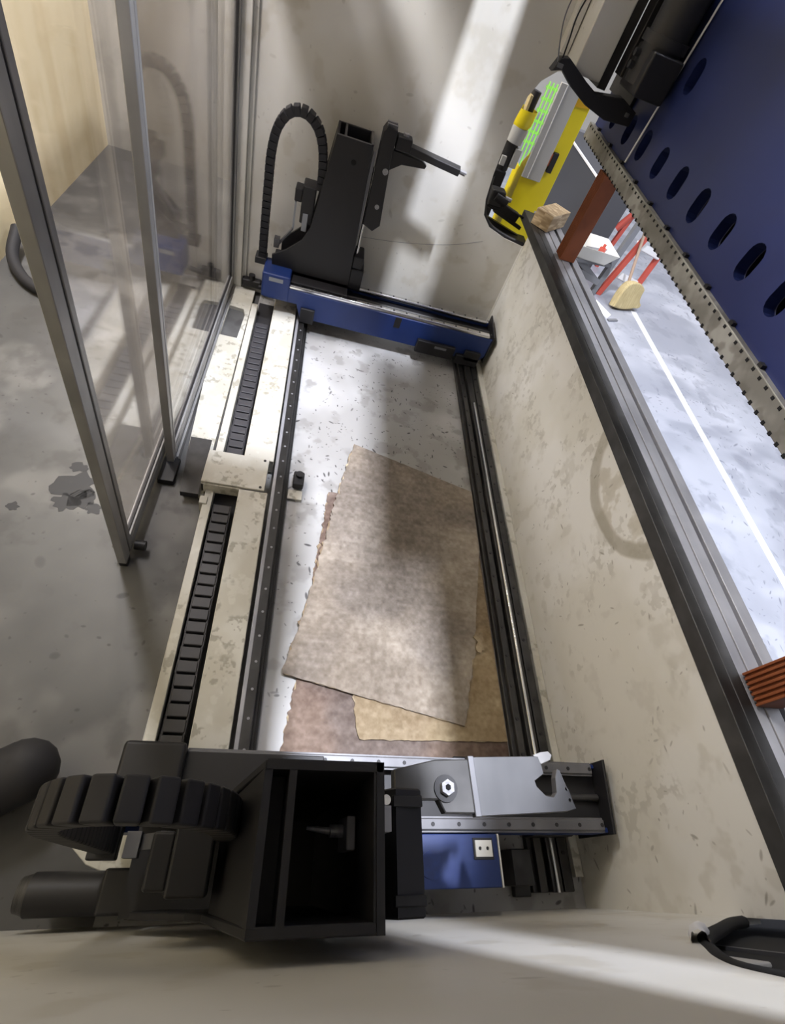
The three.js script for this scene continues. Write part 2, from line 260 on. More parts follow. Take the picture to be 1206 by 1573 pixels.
// table rail
const tr = thing('die_rail', 'long dark steel die rail with a black groove along the beam top', 'rail', [1.35, 0.8, -1.5]);
part('edge_bar', [bx(1.23, 1.272, 0.801, 0.855, ZF - 0.25, 0.084, 0.003), bx(1.274, 1.315, 0.801, 0.853, ZF - 0.25, 0.084, 0.003)], M.darkSteel, tr, 'dark oiled steel bar');
part('holder', [bx(1.317, 1.352, 0.801, 0.85, ZF - 0.3, 0.084, 0.002), bx(1.353, 1.4, 0.801, 0.854, ZF - 0.3, 0.084, 0.002)], M.steel, tr, 'bright steel die holder');
part('groove', bx(1.4, 1.422, 0.801, 0.804, ZF - 0.3, 0.084), M.void, tr, 'groove with its shade put in as black');  // floor of the groove coloured black for its shade
part('clamp_bar', bx(1.422, 1.468, 0.801, 0.852, ZF - 0.3, 0.084, 0.003), M.steel, tr);

// ---------------------------------------------------------------- ram
const ram = thing('press_ram', 'deep blue press ram with a row of slots and a drilled clamp bar', 'machine ram', [1.4, 1.25, -1.5]);
{
  const RX = 1.37, zs = []; for (let k = 0; k < 14; k++) zs.push(-2.885 + k * 0.2145);
  const holes = zs.map((z) => obround(z, 1.462, 0.084, 0.124)); holes.push(obround(-2.584, 1.731, 0.084, 0.124)); holes.push(obround(-3.1, 1.45, 0.07, 0.09));
  holes.push(obround(-1.5, 1.731, 0.084, 0.124));
  part('plate', platex([[-3.3, 1.3], [0.1, 1.3], [0.1, 2.8], [-3.3, 2.8]], RX, RX + 0.05, holes, 0.002), M.ram, ram, 'blue painted plate with obround slots');
  part('slot_dark_sheet', bx(RX + 0.12, RX + 0.15, 1.3, 2.8, -3.3, 0.1), M.void, ram);  // black sheet behind the slots puts their dark depth into colour
  const yT = (z) => 1.372 - (z + 3.3) * 0.028;
  const tilt = (g) => { const p = g.attributes.position; for (let i = 0; i < p.count; i++) p.setY(i, p.getY(i) - (p.getZ(i) + 3.3) * 0.028); return g; };
  part('clamp_bar', tilt(bx(1.345, 1.44, 1.30, 1.372, -3.32, 0.1, 0.004)), M.clamp, ram, 'grey steel clamp bar with two rows of holes');
  const scr = [], tabs = []; for (let k = 0; k < 77; k++) { const z = -3.28 + k * 0.0435; scr.push(bx(1.3435, 1.347, yT(z) - 0.016, yT(z) - 0.006, z - 0.006, z + 0.006)); scr.push(bx(1.3435, 1.35, yT(z) - 0.0735, yT(z) - 0.062, z - 0.006, z + 0.006)); if (k % 5 == 2) tabs.push(bx(1.352, 1.369, yT(z), yT(z) + 0.012, z - 0.01, z + 0.01)); }
  part('set_screw_row', scr, M.void, ram, 'rows of small black screw holes', true);
  part('stop_tab_row', tabs, M.black, ram, null, true);
  part('upper_cover', bx(1.352, 1.37, 1.52, 2.8, -3.3, -2.97, 0.003), M.black, ram);
}
solo('hanging_cord', cyl([1.36, 1.372, -2.73], [1.36, 2.75, -2.63], 0.0045, 0.0045, 8), M.white, 'thin white cord running straight up the blue ram', 'cord');
{ // dark arm and cylinder above the throat
  const t = thing('bracket_arm', 'black bracket arm reaching across the top of the throat', 'bracket', [1.1, 1.5, -2.9]);
  part('arm', [platez([[0.885, 1.555], [0.905, 1.605], [0.945, 1.615], [1.06, 1.565], [1.13, 1.54], [1.26, 1.56], [1.35, 1.53], [1.35, 1.475], [1.22, 1.465], [1.1, 1.49], [1.0, 1.53], [0.93, 1.57]], -2.915, -2.86, null, 0.003)], M.black, t);
  part('clip', bx(0.9, 0.925, 1.575, 1.59, -2.859, -2.85), M.steelDull, t); part('clip', bx(1.3, 1.318, 1.505, 1.52, -2.859, -2.85), M.steelDull, t);
  const c = thing('hydraulic_cylinder', 'black hydraulic cylinder block between guide and blue ram', 'cylinder', [1.27, 1.57, -2.7]);
  part('body', [cyl([1.265, 1.63, -2.76], [1.265, 2.7, -2.76], 0.085, 0.085, 24), bx(1.2, 1.345, 1.6, 1.75, -2.86, -2.66, 0.01)], M.black, c);
  for (const q of [1.76, 1.95]) part('flange', cyl([1.265, q, -2.76], [1.265, q + 0.035, -2.76], 0.098, 0.098, 24), M.black, c);
  part('mounting_plate', bx(1.195, 1.35, 1.62, 2.7, -2.95, -2.87, 0.004), M.black, c);
  for (const q of [1.68, 1.72]) part('fitting', cyl([1.16, q, -2.76], [1.2, q, -2.76], 0.014), M.black, c);
  solo('signal_wire', tube([[0.915, 1.59, -2.87], [0.91, 1.66, -2.87], [0.905, 1.74, -2.88], [0.93, 1.85, -2.9], [0.96, 2.1, -2.95]], 0.0035, 30, 6), M.black, 'thin black wire rising from the bracket arm', 'wire');
  solo('signal_wire', tube([[0.9, 1.59, -2.87], [0.872, 1.66, -2.875], [0.855, 1.73, -2.88], [0.87, 1.85, -2.9], [0.91, 2.1, -2.95]], 0.003, 30, 6), M.greyPaint, 'thin grey wire rising from the bracket arm', 'wire');
}
{ // unseen blockers over and behind the press, shaped to shade the pit
  const u = thing('unseen_upper_deck', 'unseen deck and tank above the rear of the press, placed to shade the pit', 'deck', [0.9, 2.72, -1.5]);
  part('unseen_front_deck', platey([[0.7, -3.1], [1.19, -3.1], [1.19, 0.08], [0.59, 0.08], [0.59, -0.5], [0.68, -0.7]].reverse(), 2.72, 2.76), M.cream, u);
  part('tank', bx(0.56, 1.19, 2.77, 3.15, -1.81, -1.15), M.blue, u);  // unseen block, placed to shade the cardboard
  const v = thing('unseen_rear_deck', 'unseen deck over the rear doors of the press, placed to shade the pit', 'deck', [-0.2, 2.45, -1.5]);
  part('unseen_deck_plate', platey([[-0.8, -1.43], [0.37, -1.43], [0.37, -0.7], [0.47, -0.55], [0.47, 0.08], [-0.8, 0.08]].reverse(), 2.45, 2.49), M.cream, v); part('unseen_fascia', bx(-0.63, -0.6, 1.74, 2.45, -1.43, 0.08), M.cream, v); part('unseen_cross_member', bx(-0.5, 0.54, 2.45, 2.53, -3.12, -2.05), M.cream, v);  // unseen plates, placed to keep lamp light off the near and far walls
  const hp = thing('unseen_baffle', 'opaque partition out of view beside the tube lamp, keeping its light off the near side plate', 'partition', [-1.15, 2.35, -1.79]);
  part('sheet', bx(-1.67, -0.66, 2.35, 3.5, -1.8, -1.785), M.greyPaint, hp); part('top_rail', bx(-1.68, -0.64, 3.5, 3.54, -1.81, -1.775), M.alu, hp); for (const q of [-1.5, -0.8]) part('rod', cyl([q, 3.54, -1.79], [q, 5.6, -1.79], 0.006), M.alu, hp);  // baffle out of view, placed to darken the near side plate
  const h = thing('unseen_door_header', 'header beam out of view over the guard doors, placed to shade the pit floor', 'beam', [-0.65, 2.2, -2.1]);
  part('beam', bx(-0.735, -0.57, 2.2, 2.3, -3.12, -1.44, 0.004), M.alu, h); part('post', bx(-0.7, -0.62, 0, 2.2, -3.18, -3.1, 0.004), M.alu, h);  // beam out of view, placed to shade a band of the pit floor
}

// ---------------------------------------------------------------- left guide: cover, rail, chain trough
const skew = (g) => { const p = g.attributes.position; for (let i = 0; i < p.count; i++) p.setX(i, p.getX(i) + 0.015 * p.getZ(i)); return g; };
{
  const t = thing('guide_rail', 'cream covered guide rail beside the cable chain trough', 'rail', [-0.05, 0, -1.6]);
  part('cover', skew(bx(-0.142, -0.018, 0.02, 0.1, -1.405, 0.05, 0.003)), M.creamDirty, t, 'cream cover plate with boot marks');
  part('cover', skew(bx(-0.148, -0.012, 0.02, 0.1, -3.05, -1.595, 0.003)), M.creamDirty, t, 'cream cover plate');
  part('rail', [skew(bx(0.0, 0.046, 0.004, 0.08, -3.02, 0.05, 0.004)), skew(bx(0.046, 0.058, 0.004, 0.045, -3.02, 0.05, 0.002)), skew(bx(0.058, 0.07, 0.004, 0.02, -3.02, 0.05, 0.002))], M.railSteel, t, 'dark steel guide rail');
  part('race', skew(bx(-0.004, 0.012, 0.07, 0.0815, -3.0, 0.05, 0.003)), M.steel, t, 'bright worn race');
  const b = []; for (let k = 0; k < 30; k++) b.push(skew(cyl([0.03, 0.0795, -2.9 + k * 0.098], [0.03, 0.083, -2.9 + k * 0.098], 0.005, 0.005, 8)));
  part('bolt_row', b, M.steel, t, 'row of small bolt heads', true);
}
{
  const t = thing('chain_trough', 'narrow cream steel trough holding the cable chain', 'trough', [-0.22, 0, -1.6]);
  part('outer_wall', [skew(bx(-0.283, -0.247, 0.004, 0.062, -2.9, -0.07, 0.003))], M.creamDirty, t, 'dusty cream trough edge');
  part('trough_bed', skew(bx(-0.247, -0.15, 0.004, 0.012, -3.0, -0.07)), M.blackRubber, t);
  const c = thing('cable_chain', 'black cable chain of flat links lying in the trough', 'cable chain', [-0.2, 0.012, -1.6]);
  for (let k = 0; k < 55; k++) {
    const z = -2.72 + k * 0.0495; if ((z > -1.64 && z < -1.36) || z > -0.13) continue;
    const dx = 0.003 * (rnd() - 0.5), x0 = -0.234 + dx, x1 = -0.166 + dx;
    part('link', [skew(bx(x0, x1, 0.016, 0.054 + 0.003 * rnd(), z, z + 0.042, 0.004)), skew(bx(x0 - 0.004, x0 + 0.004, 0.016, 0.05, z - 0.004, z + 0.046, 0.002)), skew(bx(x1 - 0.004, x1 + 0.004, 0.016, 0.05, z - 0.004, z + 0.046, 0.002))], M.chain, c);
  }
  const b = thing('trough_bridge', 'cream folded bracket bridging the chain trough', 'bracket', [-0.18, 0, -1.5]);
  part('top_plate', bx(-0.325, -0.055, 0.1, 0.112, -1.594, -1.406, 0.003), M.creamDirty, b);
  part('skirt', [bx(-0.325, -0.312, 0.0045, 0.1, -1.6, -1.4, 0.003), bx(-0.325, -0.16, 0.045, 0.1, -1.412, -1.4, 0.003)], M.creamDirty, b);
  part('screw', cyl([-0.075, 0.112, -1.58], [-0.075, 0.115, -1.58], 0.006), M.black, b); part('screw', cyl([-0.075, 0.112, -1.42], [-0.075, 0.115, -1.42], 0.006), M.black, b);
  part('end_clip', [bx(-0.318, -0.285, 0.004, 0.07, -1.36, -1.32, 0.003)], M.creamDirty, b);
  const s = thing('limit_switch', 'small black limit switch on a cream tab beside the rail', 'switch', [0.09, 0, -1.52]);
  part('body', [bx(0.066, 0.118, 0.02, 0.06, -1.6, -1.515, 0.008), cyl([0.094, 0.05, -1.57], [0.094, 0.075, -1.57], 0.018)], M.black, s); part('tab', [bx(0.05, 0.118, 0.012, 0.022, -1.51, -1.455, 0.002), bx(0.09, 0.118, 0.004, 0.014, -1.51, -1.455)], M.creamDirty, s);
  const e = thing('sill_dark_end', 'dark folded plate at the end of the sill, shade put into its colour', 'box', [-0.35, 0, -1.5]);
  part('lid', platey([[-0.43, -1.7], [-0.335, -1.7], [-0.33, -1.37], [-0.405, -1.37]].reverse(), 0.055, 0.06), M.darkSteel, e); part('side', [bx(-0.405, -0.33, 0.031, 0.055, -1.375, -1.37)], M.black, e);  // dark sheet over the sill end, its shade put into the colour
}
// ---------------------------------------------------------------- right guide
{
  const t = thing('guide_rail', 'dark oily guide rail with a chrome rod along the cream beam', 'rail', [1.11, 0, -1.5]);
  part('bed', [bx(1.028, 1.188, 0.004, 0.03, -3.0, 0.04, 0.004)], M.darkSteel, t);
  part('rail', [bx(1.045, 1.075, 0.03, 0.05, -3.0, 0.04, 0.003), bx(1.088, 1.128, 0.03, 0.058, -3.0, 0.04, 0.004), bx(1.14, 1.175, 0.03, 0.046, -3.0, 0.04, 0.003)], M.railSteel, t, 'black oiled steel rail');
  part('rod', cyl([1.108, 0.062, -2.4], [1.105, 0.062, 0.04], 0.007), M.chrome, t, 'polished chrome rod');
  const b = []; for (let k = 0; k < 22; k++) { const z = -2.85 + k * 0.13; b.push(cyl([1.06, 0.048, z], [1.06, 0.053, z], 0.007, 0.007, 8), cyl([1.157, 0.044, z + 0.05], [1.157, 0.049, z + 0.05], 0.007, 0.007, 8)); }
  part('bolt_row', b, M.black, t, 'rows of small black bolt heads', true);
}
// ---------------------------------------------------------------- cardboard
function rag(pts, amp, n, s) { // subdivide an outline and roughen marked edges (third entry = roughness)
  const o = []; for (let i = 0; i < pts.length; i++) { const a = pts[i], b = pts[(i + 1) % pts.length], r = a[2] ?? 0.1; const L = Math.hypot(b[0] - a[0], b[1] - a[1]), k = Math.max(1, Math.round(L * n)); const nx = -(b[1] - a[1]) / L, nz = (b[0] - a[0]) / L;
    for (let j = 0; j < k; j++) { const t = j / k, d = j ? r * amp * ((vn(j * 0.7 + s, i * 7.3 + s) - 0.5) * 2 + (rnd() - 0.5) * 0.9) : 0; o.push([a[0] + (b[0] - a[0]) * t + nx * d, a[1] + (b[1] - a[1]) * t + nz * d]); } } return o;
}
function sheet(pts, y, th, mat, label, s, teeth) {
  const t = thing('cardboard_sheet', label, 'cardboard', [pts[0][0], y, pts[0][1]], null);
  const c = rag(pts, 0.007, 70, s); const area = c.reduce((q, p, i) => q + p[0] * c[(i + 1) % c.length][1] - c[(i + 1) % c.length][0] * p[1], 0); if (area > 0) c.reverse();
  part('top_liner', platey(c, y + th * 0.75, y + th), mat, t); part('fluting', platey(rag(pts, 0.009, 60, s + 3).reverse(), y + th * 0.2, y + th * 0.75), M.flute, t, 'torn corrugated edge'); part('bottom_liner', platey(rag(pts, 0.007, 60, s + 5).reverse(), y, y + th * 0.2), mat, t);
  delete t.userData.group; return t;
}
sheet([[0.245, -1.54, 0.5], [0.31, -1.545, 0.3], [1.02, -1.5], [1.022, -0.25], [0.135, -0.25, 1], [0.178, -0.61, 1], [0.205, -1.0, 1]], 0.0045, 0.007, M.cardB, 'large brown cardboard sheet at the bottom of the pile', 2);
sheet([[0.40, -0.58, 0.9], [0.408, -0.49, 1], [0.425, -0.415, 0.4], [1.02, -0.43, 0.1], [1.012, -1.27, 0.3], [0.6, -1.2]], 0.012, 0.006, M.cardC, 'tan cardboard sheet showing between the other two sheets', 7);
sheet([[0.36, -1.885, 0.15], [0.924, -1.717, 0.1], [1.02, -1.69, 0.2], [1.015, -1.31, 0.3], [0.955, -0.99, 0.9], [0.925, -0.80, 1.3], [0.88, -0.62, 0.8], [0.841, -0.478, 0.3], [0.124, -0.63, 1.1], [0.207, -1.016, 1.2], [0.275, -1.45, 0.9]], 0.0185, 0.007, M.cardA, 'scuffed grey brown cardboard sheet on top of the pile', 13);
solo('cardboard_scrap', platey(rag([[0.93, -0.86, 1], [0.97, -0.87, 1], [0.965, -0.79, 1], [0.935, -0.78, 1]], 0.012, 90, 4).reverse(), 0.0262, 0.031), M.flute, 'torn curl of cardboard at the edge of the top sheet', 'cardboard');

// ---------------------------------------------------------------- guard doors
function door(label, x, z0, z1, stile) {
  const t = thing('guard_door', label, 'door', [x, 0, (z0 + z1) / 2], 'sliding guard doors'); delete t.userData.group;
  const prof = (zc, w) => [bx(x - 0.016, x + 0.016, 0.03, 2.3, zc - w / 2, zc - w / 2 + w * 0.3, 0.003), bx(x - 0.016, x + 0.016, 0.03, 2.3, zc - w / 2 + w * 0.42, zc + w / 2, 0.003)];
  part('stile', prof(z1 + stile / 2, stile), M.alu, t, 'grooved aluminium upright'); part('stile', prof(z0 - stile / 2, stile), M.alu, t, 'grooved aluminium upright');
  for (const [zc, w] of [[z1 + stile / 2, stile], [z0 - stile / 2, stile]]) part('groove_strip', bx(x - 0.0125, x + 0.0125, 0.032, 2.298, zc - w / 2 + w * 0.3, zc - w / 2 + w * 0.42), M.black, t, 'black strip set in the groove of the upright as its shade');  // black strip stands in for the shade inside each groove
  part('bottom_rail', [bx(x - 0.015, x + 0.015, 0.035, 0.075, z0, z1, 0.003), bx(x - 0.011, x + 0.011, 0.075, 0.082, z0, z1), bx(x - 0.015, x + 0.015, 0.082, 0.105, z0, z1, 0.003)], M.alu, t);
  part('top_rail', bx(x - 0.015, x + 0.015, 2.24, 2.3, z0, z1, 0.003), M.alu, t);
  part('gasket', [bx(x - 0.006, x + 0.006, 0.105, 2.24, z1 - 0.008, z1), bx(x - 0.006, x + 0.006, 0.105, 2.24, z0, z0 + 0.008), bx(x - 0.006, x + 0.006, 0.105, 0.112, z0, z1)], M.black, t);
  part('pane', bx(x - 0.002, x + 0.002, 0.11, 2.24, z0 + 0.006, z1 - 0.006), M.acrylic, t, 'clear acrylic pane with hazy reflections'); return t;
}
const dA = door('slid open acrylic guard door standing out over the concrete floor', -0.535, -2.72, -1.09, 0.085);
part('foot_bolt', [cyl([-0.575, 0.075, -1.06], [-0.53, 0.075, -1.06], 0.016), cyl([-0.535, 0.0, -1.04], [-0.535, 0.03, -1.04], 0.012)], M.chrome, dA, 'shiny roller bolt'); part('roller_foot', [cyl([-0.51, 0.04, -1.09], [-0.47, 0.04, -1.09], 0.02), bx(-0.55, -0.52, 0, 0.035, -1.05, -1.01, 0.003)], M.black, dA);
door('closed acrylic guard door against the far cream side plate', -0.488, -3.07, -1.6, 0.05);
{ const t = thing('door_track', 'aluminium floor track under the closed guard door', 'track', [-0.47, 0, -2.3]); part('channel', [bx(-0.515, -0.505, 0, 0.03, -3.1, -1.58), bx(-0.47, -0.46, 0, 0.04, -3.1, -1.58, 0.002), bx(-0.515, -0.46, 0, 0.006, -3.1, -1.58)], M.alu, t); part('end_block', bx(-0.52, -0.45, 0, 0.03, -1.58, -1.44, 0.004), M.black, t); }

// ---------------------------------------------------------------- back gauge carriages
// local frame: x as in the world, z measured from the beam axis, s = +1 when the inner side faces the camera
function carriage(zc, s, dx, xl, near, label) {
  const t = thing('gauge_carriage', label, 'carriage', [0.4, 0, zc]);
  let zo = zc, ym = (y) => y; const Z = (a, b) => { const p = zo + s * a, q = zo + s * b; return p < q ? [p, q] : [q, p]; };
  const B = (x0, x1, y0, y1, a, b, r) => bx(x0, x1, ym(y0), ym(y1), ...Z(a, b), r);
  const PZ = (pts, a, b, h, bev) => platez(pts.map(([p, q]) => [p, ym(q)]), ...Z(a, b), h, bev);
  const C = (x0, y0, a, x1, y1, b, r, r1, n) => cyl([x0, ym(y0), zo + s * a], [x1, ym(y1), zo + s * b], r, r1, n);
  const BR = (a, b, w, h) => bar([a[0], ym(a[1]), zo + s * a[2]], [b[0], ym(b[1]), zo + s * b[2]], w, h);
  // beam: local z from -0.1 (outer) to +0.1 (inner)
  const beam = part('beam', [PZ([[xl, 0.2], [-0.06, 0.19], [-0.03, 0.105], [1.16, 0.095], [1.195, 0.14], [1.195, 0.275], [xl, 0.275]], 0.085, 0.1, null, 0.003), B(xl, 1.195, 0.18, 0.275, -0.1, -0.085, 0.003), B(xl, 1.195, 0.18, 0.245, -0.085, 0.085)], M.blue, t, 'blue painted box beam');
  part('end_plate', PZ ? platex([[Z(-0.105, 0.105)[0], 0.1], [Z(-0.105, 0.105)[1], 0.1], [Z(-0.105, 0.105)[1], 0.3], [Z(-0.105, 0.105)[0], 0.33]], 1.195, 1.205, null, 0.002) : null, M.black, t);
  const r1 = part('linear_rail', [B(xl + 0.14, 1.17, 0.275, 0.298, 0.065, 0.095, 0.004), B(xl + 0.14, 1.17, 0.284, 0.291, 0.06, 0.1)], near ? M.steelDull : M.chrome, t, 'bright linear rail');
  part('linear_rail', [B(xl + 0.14, 1.17, 0.275, 0.298, -0.095, -0.065, 0.004), B(xl + 0.14, 1.17, 0.284, 0.291, -0.1, -0.06)], near ? M.steelDull : M.chrome, t, 'bright linear rail');
  const bl = []; for (let k = 0; k < 16; k++) for (const a of [0.08, -0.08]) bl.push(C(xl + 0.2 + k * 0.082, 0.2975, a, xl + 0.2 + k * 0.082, 0.2995, a, 0.006, 0.006, 8));
  part('bolt_row', bl, M.black, t, null, true);
  part('ball_screw', C(xl + 0.05, 0.262, 0, 1.19, 0.262, 0, 0.011), M.darkSteel, t);
  part('channel_bed', B(xl, 1.195, 0.2455, 0.25, -0.0845, 0.0845), M.black, t);
  part('saddle', B(-0.03, 0.055, 0.085, 0.18, -0.09, 0.115, 0.006), M.black, t, 'black runner block'); part('saddle', [B(1.0, 1.16, 0.062, 0.13, -0.1, 0.125, 0.006), B(1.05, 1.16, 0.1, 0.17, 0.1, 0.125, 0.004)], M.black, t, 'black runner block');
  part('saddle', [B(0.72, 0.98, 0.08, 0.17, 0.1, 0.13, 0.006)], M.black, t, 'black drive block under the beam');
  if (!near) { part('tape_patch', B(0.545, 0.585, 0.2, 0.27, 0.1, 0.103, 0.001), M.black, t); part('name_plate', B(xl + 0.02, xl + 0.1, 0.3, 0.322, 0.1055, 0.1085), M.plate, t, 'small grey maker plate'); part('label', B(0.84, 0.92, 0.14, 0.155, 0.13, 0.132), M.plate, t); }
  part('end_cap', [B(xl - 0.02, xl + 0.14, 0.19, 0.34, -0.08, 0.106, 0.012)], near ? M.black : M.blue, t, near ? 'black end cap' : 'blue rounded end cap');
  // tower
  const x = dx, tw = thing('gauge_tower', near ? 'black gauge tower seen into its open top with cable chain' : 'black gauge tower with gusset and tall cable chain loop', 'gauge tower', [x + 0.1, 0.3, zc]);
  zo = near ? -0.042 : -3.01; ym = (y) => 0.31 + (y - 0.31) * 0.95;
  const A = 0.11, D = -0.1; // tower front and back in local z
  const front = [[x + 0.018, 1.1], [x + 0.2, 1.1], [x + 0.225, 0.36], [x + 0.225, 0.31], [x - 0.23, 0.31], [x - 0.235, 0.4], [x - 0.16, 0.45], [x - 0.08, 0.53], [x - 0.045, 0.61], [x - 0.03, 0.72]];
  const col = part('column', [PZ(front, A - 0.014, A, null, 0.002), PZ(front.map(([a, b]) => [Math.max(a, x - 0.2), b]), D, D + 0.014, null, 0.002),
    BR([x + 0.024, 1.099, 0.005], [x - 0.026, 0.62, 0.005], 0.012, 0.2), BR([x + 0.192, 1.099, 0.005], [x + 0.216, 0.31, 0.005], 0.012, 0.2), B(x + 0.055, x + 0.066, 0.6, 1.098, D + 0.012, A - 0.012), B(x - 0.23, x + 0.22, 0.31, 0.33, D, A)], M.black, tw, 'black steel column open at the top');
  part('top_edge', [B(x + 0.02, x + 0.2, 1.1, 1.102, A - 0.014, A), B(x + 0.055, x + 0.066, 1.098, 1.101, D + 0.012, A - 0.012), B(x + 0.19, x + 0.202, 1.1, 1.102, D, A)], near ? M.black : M.steelDull, col);
  part('cross_hole', C(x + 0.12, 1.0, A - 0.002, x + 0.12, 1.0, A + 0.001, 0.013), M.void, col);
  if (near) { part('valve_fitting', [C(x + 0.15, 0.92, 0.03, x + 0.186, 0.92, 0.03, 0.01), B(x + 0.172, x + 0.188, 0.88, 0.96, 0.0, 0.05, 0.003), C(x + 0.11, 0.915, 0.035, x + 0.15, 0.92, 0.03, 0.003, 0.006)], M.steel, tw, 'small steel valve inside the tower'); part('cap_plate', B(x + 0.022, x + 0.056, 1.02, 1.03, D + 0.01, A - 0.01), M.black, tw); }
  part('carriage_shoe', [bx(x - 0.22, x + 0.225, 0.3, 0.31, ...(near ? [-0.3, 0.06] : [-3.1, -2.82]), 0.003)], M.black, tw);
  // drive block and lead screw at the front
  part('screw_block', [B(x + 0.222, x + 0.3, 0.31, 0.44, -0.05, 0.105, 0.008), B(x + 0.222, x + 0.285, 0.44, 0.52, -0.04, 0.1, 0.01)], M.black, tw);
  part('lead_screw', [C(x + 0.24, 0.44, 0.07, x + 0.232, 1.0, 0.07, 0.008)], M.chrome, tw); part('guide_strip', B(x + 0.21, x + 0.224, 0.5, 1.06, 0.02, 0.055), M.steel, tw);
  // motor bracket behind
  part('motor', [B(x - 0.11, x - 0.04, 0.6, 0.8, -0.06, 0.06, 0.006), B(x - 0.15, x - 0.11, 0.7, 0.77, -0.05, 0.04, 0.006)], M.black, tw); part('motor_label', [B(x - 0.145, x - 0.135, 0.55, 0.7, 0.03, 0.045), B(x - 0.095, x - 0.065, 0.56, 0.66, 0.06, 0.066, 0.003)], M.plate, tw);
  part('motor_bracket', [BR([x - 0.14, 0.55, 0.04], [x - 0.22, 0.42, 0.04], 0.008, 0.03), B(x - 0.235, x - 0.205, 0.42, 0.47, 0.01, 0.06)], M.steelDull, tw);
  // cable chain loop
  const loop = new THREE.CatmullRomCurve3([[-0.292, 0.34], [-0.292, 0.5], [-0.29, 0.75], [-0.285, 0.93], [-0.262, 1.04], [-0.21, 1.115], [-0.145, 1.13], [-0.085, 1.095], [-0.045, 1.02], [-0.025, 0.9], [-0.022, 0.8]].map(([a, b]) => new THREE.Vector3(x + a, ym(b), zo + s * 0.05)));
  part('chain_clamp', B(x - 0.33, x - 0.265, 0.31, 0.35, 0.01, 0.09, 0.004), M.black, tw);
  const NL = 34; for (let k = 0; k < NL; k++) { const a = loop.getPointAt(k / NL), b = loop.getPointAt((k + 1) / NL); const d = b.clone().sub(a).multiplyScalar(0.04); part('chain_link', bar(a.clone().add(d).toArray(), b.clone().sub(d).toArray(), 0.044, 0.056, 0, 0.004), M.blackRubber, tw); }
  // slider with finger
  const sl = thing('gauge_finger', near ? 'bare steel stop finger with a notched tip over the blue plate' : 'black slider with a slim stop finger pointing across the pit', 'stop finger', [x + 0.26, 0.66, zc]);
  ym = (y) => 0.33 + (y - 0.31) * 0.95 - (near ? 0.2 : 0); const sa = near ? -0.09 : 0.02, sb = near ? 0.09 : 0.1;
  const sp = [[x + 0.232, 0.69], [x + 0.29, 0.665], [x + 0.325, 0.705], [x + 0.3, 1.03], [x + 0.3, 1.17], [x + 0.25, 1.185], [x + 0.232, 1.15]];
  const body = part('slider', PZ(sp, sa, sb, null, 0.003), M.black, sl, 'black slider plate'); for (const q of [[sb - 0.03, sb - 0.012], [sa + 0.015, sa + 0.03]]) part('slider_edge', B(x + 0.245, x + 0.298, 1.16, 1.187, ...q, 0.002), near ? M.black : M.steelDull, body);
  for (const [a, b, r] of [[x + 0.285, 0.98, 0.015], [x + 0.285, 0.8, 0.012]]) part('bolt', C(a, b, sb - 0.002, a, b, sb + 0.004, r), M.steel, sl, 'round steel bolt head');
  if (!near) {
    part('arm_bracket', PZ([[x + 0.3, 1.08], [x + 0.46, 1.07], [x + 0.485, 1.055], [x + 0.48, 1.04], [x + 0.36, 1.025], [x + 0.3, 0.98]], 0.04, 0.075, null, 0.003), M.black, sl);
    part('pivot_block', [B(x + 0.305, x + 0.385, 1.085, 1.15, 0.02, 0.09, 0.008)], M.black, sl); part('hex_bolt', C(x + 0.35, 1.15, 0.055, x + 0.35, 1.162, 0.055, 0.016, 0.016, 6), M.steel, sl);
    part('finger', [bar([x + 0.37, ym(1.105), zo + 0.055], [x + 0.655, ym(1.085), zo + 0.085], 0.034, 0.05, 0, 0.004)], M.black, sl, 'black finger bar'); part('finger_tip', bar([x + 0.65, ym(1.078), zo + 0.07], [x + 0.69, ym(1.074), zo + 0.075], 0.008, 0.02), M.steel, sl); part('finger_tip', bar([x + 0.65, ym(1.092), zo + 0.095], [x + 0.69, ym(1.09), zo + 0.1], 0.008, 0.02), M.steel, sl);
  } else {
    const K = (p) => p.map(([a, b]) => [a * 1.244, b * 1.244]).reverse();
    part('arm', platey([[0.382, -0.193], [0.463, -0.197], [0.463, -0.102], [0.4, -0.102], [0.388, -0.124], [0.3, -0.124], [0.3, -0.174]].reverse(), 0.855, 0.88, null, 0.002), M.darkSteel, sl, 'dark arm with a hex bolt');
    part('washer', cyl([0.403, 0.88, -0.143], [0.403, 0.884, -0.143], 0.024, 0.024, 20), M.black, sl); part('hex_bolt', cyl([0.403, 0.884, -0.143], [0.403, 0.896, -0.143], 0.014, 0.014, 6), M.steel, sl); part('bolt_socket', cyl([0.403, 0.896, -0.143], [0.403, 0.8965, -0.143], 0.006, 0.006, 6), M.void, sl);
    part('finger_plate', platey(K([[0.372, -0.1615], [0.49, -0.1665], [0.498, -0.166], [0.502, -0.15], [0.503, -0.14], [0.484, -0.129], [0.486, -0.121], [0.5, -0.108], [0.514, -0.106], [0.521, -0.113], [0.524, -0.135], [0.53, -0.148], [0.535, -0.146], [0.552, -0.09], [0.535, -0.086], [0.376, -0.078]]), 0.862, 0.88, [circ(0.673, -0.147, 0.003, 10), circ(0.676, -0.127, 0.003, 10)], 0.001), M.fingerSteel, sl, 'brushed steel finger plate with hooked tip');
    part('plate_step', platey(K([[0.366, -0.1625], [0.376, -0.1625], [0.38, -0.077], [0.37, -0.077]]), 0.868, 0.884, null, 0.001), M.steelDull, sl);
    part('tip_wear', platey(K([[0.49, -0.169], [0.506, -0.174], [0.521, -0.176], [0.527, -0.17], [0.522, -0.162], [0.503, -0.155]]), 0.866, 0.877, null, 0.001), M.alu, sl, 'bright worn tip');
  }
  return t;
}
